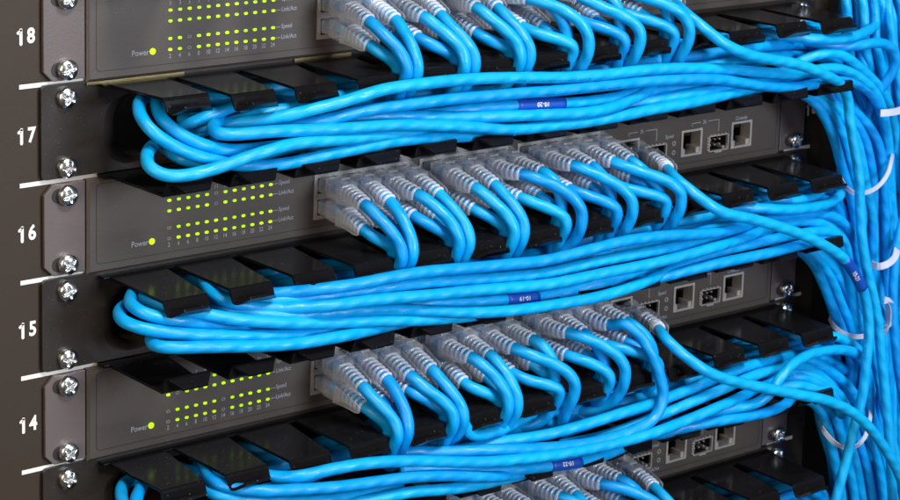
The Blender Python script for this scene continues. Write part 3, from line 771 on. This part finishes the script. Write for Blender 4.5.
st('inner blue strand rising behind the second finger of the upper cable manager', [(163,146,-26),(180,158,-40),(205,164,-43),(235,161,-40),(280,150,-34),(330,142,-28)], G17)
st('shaded blue strand rising steeply under second finger of the upper cable manager', [(172,133,-22),(190,124,-30),(210,115,-34),(228,108,-33),(248,101,-26),(270,96,-18)], G17)
st('shaded blue strand level under third finger of the upper cable manager', [(190,134,-26),(220,126,-34),(260,114,-40),(300,106,-42),(330,98,-38),(370,92,-30)], G17)
st('blue strand curling up behind the last finger of the upper cable manager', [(740,28,-20),(765,34,-32),(790,37,-42),(812,38.5,-48),(835,39.5,-50),(852,37,-48),(866,31.5,-42),(875,25,-30),(873,15,-15),(866,0,-4)], G17)
st('blue strand bending sharply down at top right beside the bundle', [(780,35,-22),(805,41,-34),(832,45.5,-43),(857,45.5,-47),(878,42.5,-48),(891,47,-47),(896,57,-46),(894,68,-44),(886,82,-40),(876,96,-34),(868,112,-28),(858,135,-20),(856,170,-12)], G17)
st('arched blue strand at right end of the upper cable manager', [(755,80,-28),(785,69,-38),(805,59,-43),(820,53.5,-46),(835,53,-46),(848,58,-44),(860,68,-42),(873,80,-39),(884,94,-36),(892,115,-32),(897,145,-28),(899,190,-22)], G17)
for k, (yo, dep) in enumerate(((47, -33), (53, -40), (59, -30), (64, -38))):
    st('shaded inner blue strand under the right fingers of the upper cable manager, number %s down' % ('one', 'two', 'three', 'four')[k],
       [(560,yo+24,dep+8),(620,yo+14,dep),(680,yo+5,dep),(730,yo-3,dep-2),(775,yo-8,dep),(800,yo-9,dep+8),(830,yo-4,dep+14),(850,yo+8,dep+18),(862,yo+40,dep+20)], G17)
# --- row 15
st('upper left blue loop behind the first finger of the middle cable manager', [(150,276,-6),(138,281,-14),(131,290,-24),(131,301,-34),(140,311,-41),(156,317,-45),(180,320.5,-47),(215,325,-46),(250,329,-42),(300,330,-36)], G15)
st('leftmost blue loop of the middle cable manager, turning back at far left', [(140,302,-6),(126,305,-16),(119,313,-28),(124,321,-38),(140,328,-44),(170,332.5,-49),(197,335,-51),(235,336,-52),(272,335.5,-52),(300,334,-51),(335,329,-48),(380,325,-42),(430,320,-36)], G15)
st('lowest blue strand of the middle cable manager with rounded left end', [(180,335,-16),(160,335,-26),(151,340,-40),(157,346,-49),(175,347.5,-54),(200,347,-56),(222,346.5,-57),(260,346,-57),(297,343.5,-57),(320,340,-57),(345,335.5,-56),(370,330,-53),(390,325,-49),(420,319,-44),(460,313,-36)], G15)
st('blue strand with glossy highlight leaving the first finger of the middle cable manager', [(140,298,-26),(160,304,-36),(180,310,-44),(210,315,-50),(235,319,-53),(272,322,-55),(310,323,-55),(357,321.5,-55),(395,320.5,-55),(432,319.5,-54),(470,316,-51),(507,309,-45),(550,301,-38)], G15)
st('thick blue strand emerging by the second finger of the middle cable manager', [(203,272,-14),(205,281,-26),(211,292,-36),(223,300,-42),(240,305.5,-45),(262,308,-48),(297,308,-54),(335,305,-61),(357,302,-61),(395,298,-61),(432,295,-61),(470,291,-61),(507,288,-61),(550,284,-61),(600,274,-61),(650,264,-61),(687,255,-60),(715,247,-59),(740,239,-53),(762,230,-50),(780,224,-48),(805,221,-46),(825,225,-45),(839,236,-44),(846,250,-42),(852,280,-38),(854,320,-32),(856,370,-26)], G15)
st('topmost long blue strand of the middle cable manager, hugging the finger lips', [(212,283,-26),(235,290,-36),(262,294,-44),(290,292.5,-50),(320,289,-58),(357,284,-60),(395,276.5,-61),(432,271,-61),(470,268,-61),(507,264.5,-61),(545,260.5,-61),(575,253.5,-61),(600,247,-61),(625,241,-61),(662,236,-61),(700,234,-60),(725,231,-58),(745,226,-51),(768,219,-47),(795,215,-45),(820,214,-44),(838,219,-42),(850,232,-40),(857,255,-37),(862,300,-32),(865,350,-28)], G15)
st('second long blue strand from the top in the middle cable manager', [(215,292,-26),(245,299,-40),(285,299.5,-49),(320,296.5,-54),(357,292,-55),(395,286,-56),(432,282,-56),(470,279.5,-56),(507,277,-56),(545,273,-56),(600,261,-56),(650,251.5,-55),(687,244.5,-53),(702,241,-51),(727,235,-47),(760,228,-42),(800,222,-36)], G15)
st('fourth long blue strand of the middle cable manager, later rising under the crossing cable', [(205,300,-28),(225,309,-40),(250,313,-47),(285,315,-52),(320,314,-54),(357,310.5,-55),(395,309.5,-55),(432,311,-56),(470,312.5,-57),(507,311,-58),(550,305.5,-58),(600,296.5,-58),(637,285,-57),(660,275,-54),(687,263,-51),(722,251,-50),(752,244,-51),(790,235.5,-50),(820,231.5,-48),(836,234,-46),(845,244,-44),(849,262,-41),(853,300,-36),(858,350,-30)], G15)
st('blue strand with a printed dark marker at the middle of the middle cable manager', [(400,305,-42),(432,303,-47),(470,302,-48),(502,300,-49),(542,296.5,-49),(575,290,-49),(600,283,-51),(625,277,-48),(660,266,-42)], G15, sleeve=((506,299),(538,296),'10-19',True,3.1))
st('pale blue strand lowest at the right of the middle cable manager', [(600,293,-38),(635,284,-47),(660,277.5,-54),(690,270,-56),(725,262,-57),(750,257,-57),(775,251.5,-56),(800,245,-53),(820,241,-49),(835,243,-45),(845,258,-40),(850,290,-32)], G15)
st('blue strand with hooked end right of last finger of the middle cable manager', [(680,199,-22),(710,204,-36),(735,207,-46),(765,208.5,-53),(790,209.5,-54),(815,207,-52),(832,201.5,-46),(841,193,-36),(838,184,-24),(835,176,-10)], G15)
st('thin blue strand curling up by the last finger of the middle cable manager', [(745,191,-24),(765,197,-36),(785,200,-42),(802,200,-43),(815,196.5,-41),(822,189,-34),(821,180,-24)], G15)
st('steep blue strand crossing behind the marked crossing cable', [(735,246,-36),(755,238,-46),(772,227,-48),(790,217,-44),(808,212,-38)], G15)
for k, (yo, dep) in enumerate(((203, -32), (211, -38), (219, -34), (226, -40))):
    st('shaded inner blue strand under the right fingers of the middle cable manager, number %s down' % ('one', 'two', 'three', 'four')[k],
       [(560,yo+34,dep+8),(620,yo+22,dep),(680,yo+10,dep),(730,yo,dep-2),(775,yo-5,dep),(805,yo,dep+4),(830,yo+10,dep+8),(846,yo+30,dep+12),(855,yo+80,dep+16)], G15)
# --- row 13
st('sixth blue strand of the lower cable manager sweeping from the left', [(203,462,-16),(206,472,-30),(214,482,-42),(235,489,-50),(265,491,-58),(300,489.5,-60),(337,487,-61),(375,482,-61),(412,477,-61),(450,475.5,-61),(487,477,-60),(512,475,-53),(550,468,-46)], G13)
st('long blue strand in the middle of the lower cable manager', [(225,462,-26),(250,471,-40),(275,477,-50),(300,476,-58),(337,468,-61),(375,462.5,-62),(412,461,-62),(450,462,-62),(487,462,-62),(525,459,-62),(550,456,-62),(600,447,-62),(650,434,-62),(675,425,-61),(700,415,-60),(725,404,-59),(745,395,-53),(765,384,-48),(785,374,-44),(800,371,-42),(818,378,-40),(832,392,-37),(840,420,-32)], G13)
st('blue strand rising towards the crossing cable in the lower cable manager', [(430,452,-34),(470,448,-44),(500,442,-48),(550,434,-51),(600,420,-53),(625,412,-53),(650,404.5,-53),(687,390,-52),(712,380,-51),(745,367,-48),(775,359,-44),(800,355,-38),(825,358,-32),(845,370,-28)], G13)
st('blue strand just under the rising strand of the lower cable manager', [(560,445,-38),(600,437,-47),(637,424,-50),(670,411,-52),(700,398.5,-53),(725,388,-53),(750,377,-51),(775,369,-48),(795,365,-44),(815,372,-42),(832,384,-38),(845,400,-32)], G13)
st('blue strand with a dark printed marker at bottom of the lower cable manager', [(400,470,-42),(450,469.5,-50),(487,470.5,-53),(525,469,-54),(546,466.5,-54),(585,461,-54),(610,454,-52),(640,444,-46)], G13, sleeve=((549,466),(580,462),'10-22',True,3.1))
st('lowest blue strand in the lower cable manager at the bottom edge', [(300,510,-48),(337,505,-53),(375,499,-56),(412,492,-57),(450,489,-57),(487,483,-55),(520,475,-50),(560,466,-42)], G13)
st('pale blue strand ending in an upward hook at right of the lower cable manager', [(640,440,-40),(665,433,-50),(692,426,-55),(725,420,-57),(750,416,-57),(768,412,-56),(781,407,-54),(791,399,-50),(797,388,-44),(805,378,-38)], G13)
st('blue strand swinging up in a wide arch right of the lower cable manager', [(660,428,-42),(700,415,-50),(732,408,-56),(755,404,-58),(768,396,-59),(778,381,-59),(790,366,-58),(808,355,-56),(830,350,-53),(850,351,-50),(862,359,-46),(868,375,-42),(870,410,-36),(868,460,-30)], G13)
st('blue loop at far left of the lower cable manager by the bottom edge', [(160,462,-8),(147,470,-20),(140,482,-32),(136,500,-42),(140,520,-48)], G13)
st('second blue loop at far left of the lower cable manager by the bottom edge', [(140,478,-4),(126,482,-12),(121,492,-22),(126,505,-32),(150,516,-40),(200,522,-46)], G13)
st('blue strand under the second finger of the lower cable manager', [(195,480,-26),(208,491,-40),(225,497,-47),(260,501,-52),(310,501,-54),(350,496,-52),(400,486,-46)], G13)
arcs = [[(800,356,-40),(822,366,-42),(842,380,-41),(856,398,-38),(864,430,-32)], [(785,368,-40),(808,374,-44),(828,386,-44),(844,402,-40),(852,440,-34)],
        [(775,378,-40),(795,376,-44),(815,382,-46),(832,394,-44),(842,415,-40)], [(770,388,-42),(790,385,-46),(812,388,-47),(830,396,-46),(845,412,-42)],
        [(790,338,-30),(812,334,-38),(832,336,-42),(850,343,-42),(862,356,-38),(870,390,-32)]]
for k, a in enumerate(arcs):
    st('blue strand fanning down right of the lower cable manager, %s of five' % ('first', 'second', 'third', 'fourth', 'fifth')[k], a, G13)
for k, (yo, dep) in enumerate(((366, -32), (374, -38), (384, -34))):
    st('shaded inner blue strand under the right fingers of the lower cable manager, number %s down' % ('one', 'two', 'three')[k],
       [(560,yo+50,dep+8),(620,yo+30,dep),(680,yo+10,dep),(730,yo-6,dep-2),(775,yo-16,dep),(805,yo-14,dep+4),(835,yo,dep+8),(850,yo+30,dep+12),(855,yo+80,dep+16)], G13)

# inner strands filling each manager behind the visible ones (world coordinates)
rf = random.Random(5)
for n, nm in ((17, 'the upper cable manager'), (15, 'the middle cable manager'), (13, 'the lower cable manager'), (11, 'the lowest manager')):
    z0 = (n - 17) * U
    for k in range(11):
        y = -10 - 6.5 * (k % 4) + rf.uniform(-1.5, 1.5); zt = -5.5 - 6.3 * (k // 4) + rf.uniform(-1.5, 1.5) - 2
        xa = 62 + rf.uniform(0, 50)
        P = [(xa - 8, 12, z0 + zt), (xa, y + 5, z0 + zt)]
        x = xa + 25
        while x < 445:
            P.append((x, y + rf.uniform(-3, 3), z0 + zt + rf.uniform(-3, 3))); x += 48
        P += [(452, y, z0 + zt), (474, y + 4, z0 + zt - 5), (490, y + 8, z0 + zt - 22), (504 + rf.uniform(-2, 5), y + 12, z0 + zt - 55), (522 + rf.uniform(-3, 5), y + 10, z0 + zt - 110), (528, y + 10, z0 + zt - 270)]
        strand('blue cable buried deep inside %s' % nm, P, px=False, group='buried cables in %s' % nm)

# ------------------------------------------------------------------ vertical bundle on the right
GV = 'cables hanging in the vertical bundle at right'
rb = random.Random(11)
def jit(a): return rb.uniform(-a, a)
def vstr(lab, pts, g=GV): strand(lab, pts, group=g)
for L, dep in enumerate((-30, -22, -14, -5)):
    for k in range(5):
        w = jit(1.5); o = k * 10.5 + L * 3.6 + w
        vstr('blue cable curving down from the upper cable manager into the vertical bundle',
             [(780 + 3 * k, 90 - 2 * k, dep + 6), (796 + 4 * k, 92 - 2 * k, dep), (813 + o * .7, 101 + jit(1), dep - 2), (824 + o * .85, 116, dep - 3), (834 + o, 138, dep - 3), (840 + o, 160, dep - 2), (848 + o * .85, 187, dep), (852 + o * .8 + jit(3.5), 218, dep + 3),
              (853 + o * .75 + jit(5), 262, dep + 6), (857 + o * .7 + jit(5), 310, dep + 9), (859 + o * .7 + jit(4), 365, dep + 12), (860 + o * .7 + jit(4), 430, dep + 15), (862 + o * .7, 525, dep + 16)], 'cables dropping from the upper cable manager')
    for k in range(5):
        w = jit(1.5); o = k * 10 + L * 3.4 + w
        vstr('blue cable curving down from the middle cable manager into the vertical bundle',
             [(770 + 3 * k, 243 - 2 * k, dep + 6), (786 + 4 * k, 247 - 2 * k, dep), (803 + o * .7, 252 + jit(1), dep - 2), (815 + o * .85, 266, dep - 3), (824 + o, 284, dep - 3), (832 + o, 304, dep - 3), (842 + o, 328, dep - 2), (848 + o * .9 + jit(3.5), 362, dep),
              (846 + o * .85 + jit(5), 400, dep + 3), (850 + o * .8 + jit(5), 440, dep + 6), (853 + o * .8, 480, dep + 8), (855 + o * .8, 530, dep + 8)], 'cables dropping from the middle cable manager')
    for k in range(5):
        w = jit(1.5); o = k * 10 + L * 3.4 + w
        vstr('blue cable curving down from the lower cable manager into the vertical bundle',
             [(780 + 3 * k, 395 - 2 * k, dep + 6), (796 + 4 * k, 397 - 2 * k, dep), (815 + o * .7, 404 + jit(1), dep - 2), (825 + o * .85, 418, dep - 3), (831 + o * .9, 438, dep - 3), (836 + o, 460, dep - 3), (842 + o, 490, dep - 2), (846 + o, 530, dep)], 'cables dropping from the lower cable manager')
    for k in range(7):
        o = k * 9.6 + L * 3.2 - 2 + jit(3.5)
        vstr('blue cable descending from above the frame in the vertical bundle',
             [(842 + o * .8, -30, dep + 4), (848 + o, 5, dep + 2 + jit(3.5)), (850 + o, 40 + jit(5), dep + jit(3.5)), (858 + o * .95 + jit(5), 75, dep + 2), (866 + o * .85 + jit(5), 115, dep + 4), (872 + o * .8 + jit(3.5), 160, dep + 6), (876 + o * .75 + jit(3.5), 215, dep + 9), (880 + o * .7 + jit(5), 280, dep + 12), (880 + o * .7 + jit(5), 350, dep + 14), (882 + o * .7, 430, dep + 16), (884 + o * .7, 530, dep + 16)], 'cables descending from above the frame')
for k in range(16):
    x = 848 + k * 4.2
    vstr('blue cable at the back of the vertical bundle', [(x + jit(5) - 6, -30, 10), (x + jit(5), 60, 12), (x + 6 + jit(5), 150, 14), (x + 8 + jit(5), 240, 15), (x + 6 + jit(5), 340, 16), (x + 6 + jit(5), 430, 16), (x + 4, 530, 16)], 'cables at the back of the bundle')
# a few crossing strands
vstr('blue cable slanting left to right over the bundle at top right', [(885, -20, -30), (889, 15, -33), (894, 50, -34), (899, 85, -34), (903, 130, -33), (908, 200, -30)])
vstr('blue cable slanting right to left low in the bundle', [(905, 215, -34), (897, 245, -36), (893, 300, -36), (896, 350, -36), (903, 400, -34), (912, 460, -30)])
vstr('blue cable leaning right across the lower bundle', [(866, 300, -34), (874, 350, -38), (882, 395, -40), (892, 440, -40), (902, 490, -38), (908, 530, -36)])

# ------------------------------------------------------------------ ties
def tie(label, pts, w, back, th=.7):
    P = [at(*p) for p in pts]; q = [at(*p) for p in back]
    C, s = spline(P + q, 2.0); T = np.gradient(C, axis=0); T /= np.linalg.norm(T, axis=1)[:, None]
    cen = C.mean(0); V = []; F = []; o0 = C[0]
    for i in range(len(C)):
        out = C[i] - cen; out -= out.dot(T[i]) * T[i]; out /= np.linalg.norm(out); side = np.cross(T[i], out)
        for a, b in ((-w / 2, 0), (w / 2, 0), (w / 2, th), (-w / 2, th)): V.append(C[i] + side * a + out * b - o0)
    for i in range(len(C) - 1):
        for k in range(4): F.append((4 * i + k, 4 * i + (k + 1) % 4, 4 * i + 4 + (k + 1) % 4, 4 * i + 4 + k))
    e = 4 * (len(C) - 1); F += [(0, 1, 2, 3), (e + 3, e + 2, e + 1, e)]
    mb = MB(); mb.add(V, F); o = mb.build('cable_tie', MT['tie'], None, smooth=False); o.location = Vector(o0) * S
    tag(o, label, 'cable tie', 'white ties round the bundle')
tie('thin white tie in a deep curve round the upper bundle', [(838, 168, -20), (842, 180, -32), (848, 189, -37), (857, 193.5, -40), (867, 192, -43), (878, 186, -44), (887, 174, -42), (891, 160, -36)], 2.6, [(891, 148, -15), (880, 140, 5), (860, 142, 10)])
tie('broad white tie at the right edge beside number 16', [(880, 113, -46), (888, 112.5, -47), (897, 111, -46), (906, 107, -42)], 4.0, [(912, 100, -20), (900, 96, 5)])
tie('short broad white tie halfway down the bundle', [(872, 264, -38), (879, 266.5, -43), (887, 264, -45), (894, 258, -43), (897, 248, -36)], 4.0, [(895, 240, -15), (882, 240, 5)])
tie('thin white tie low on the left side of the bundle', [(830, 318, -24), (835, 327, -36), (843, 333, -41), (853, 336, -43), (864, 336, -43), (876, 333, -43), (884, 328, -42)], 2.8, [(895, 316, -20), (880, 306, 5)])
tie('crumpled white strap end standing off the bundle', [(882, 336, -40), (886, 328, -45), (888, 318, -47), (888, 308, -49), (885, 300, -52)], 4.2, [(891, 301, -52)])
tie('lowest white tie curved under the bundle near the corner', [(820, 420, -24), (825, 432, -37), (834, 442, -42), (845, 447.5, -45), (856, 446, -46), (865, 436, -46), (869, 422, -44), (870, 412, -38)], 2.8, [(866, 402, -15), (846, 398, 5)])

# ------------------------------------------------------------------ dark cabinet around it
def wall(name, x0, x1, y0, y1, z0, z1, label=None):
    m = MB(); m.box(x0, x1, y0, y1, z0, z1); o = m.build(name, MT['back'], None); tag(o, kind='structure'); return o
wall('back_wall', -400, 900, 330, 335, -600, 500)
wall('side_wall', 620, 625, -60, 329, -600, 500)

# ------------------------------------------------------------------ light
W = bpy.data.worlds.new("World"); SC.world = W; W.use_nodes = True
nt = W.node_tree; bg = nt.nodes['Background']
tc = nt.nodes.new('ShaderNodeTexCoord'); sp = nt.nodes.new('ShaderNodeSeparateXYZ'); nt.links.new(tc.outputs['Generated'], sp.inputs[0])
mr = nt.nodes.new('ShaderNodeMapRange'); mr.inputs['From Min'].default_value = -1; mr.inputs['From Max'].default_value = 1
nt.links.new(sp.outputs['X'], mr.inputs['Value'])
cr = nt.nodes.new('ShaderNodeValToRGB'); cr.color_ramp.elements[0].color = (1.0, .80, .66, 1); cr.color_ramp.elements[1].color = (.55, .66, .9, 1)
nt.links.new(mr.outputs['Result'], cr.inputs['Fac']); nt.links.new(cr.outputs['Color'], bg.inputs['Color'])
bg.inputs['Strength'].default_value = 0.085
def area(name, loc, target, size, power, col, sy=None):
    l = bpy.data.lights.new(name, 'AREA'); l.energy = power; l.color = col; l.size = size * S; l.shape = 'RECTANGLE'; l.size_y = (sy or size) * S
    o = bpy.data.objects.new(name, l); COL.objects.link(o); o.location = Vector(loc) * S
    d = Vector(target) * S - o.location; o.rotation_euler = d.to_track_quat('-Z', 'Y').to_euler(); return o
area('ceiling_light', (150, -1100, 1250), (230, 0, -70), 620, 32, (1, .97, .93), 380)
area('room_light', (520, -1450, 230), (360, 0, -90), 450, 17, (.80, .88, 1.0))
area('low_light', (250, -1300, -620), (300, 0, -70), 220, 1.1, (1, .97, .95), 60)
area('side_light', (-900, -700, 250), (150, 0, -70), 500, 7, (1, .82, .66))

SC.view_settings.view_transform = 'Standard'; SC.view_settings.look = 'None'; SC.view_settings.exposure = 0; SC.view_settings.gamma = 1
SC.render.engine = 'CYCLES'
SC.cycles.transparent_max_bounces = 24; SC.cycles.max_bounces = 10
SC.render.resolution_x = 1024; SC.render.resolution_y = 569
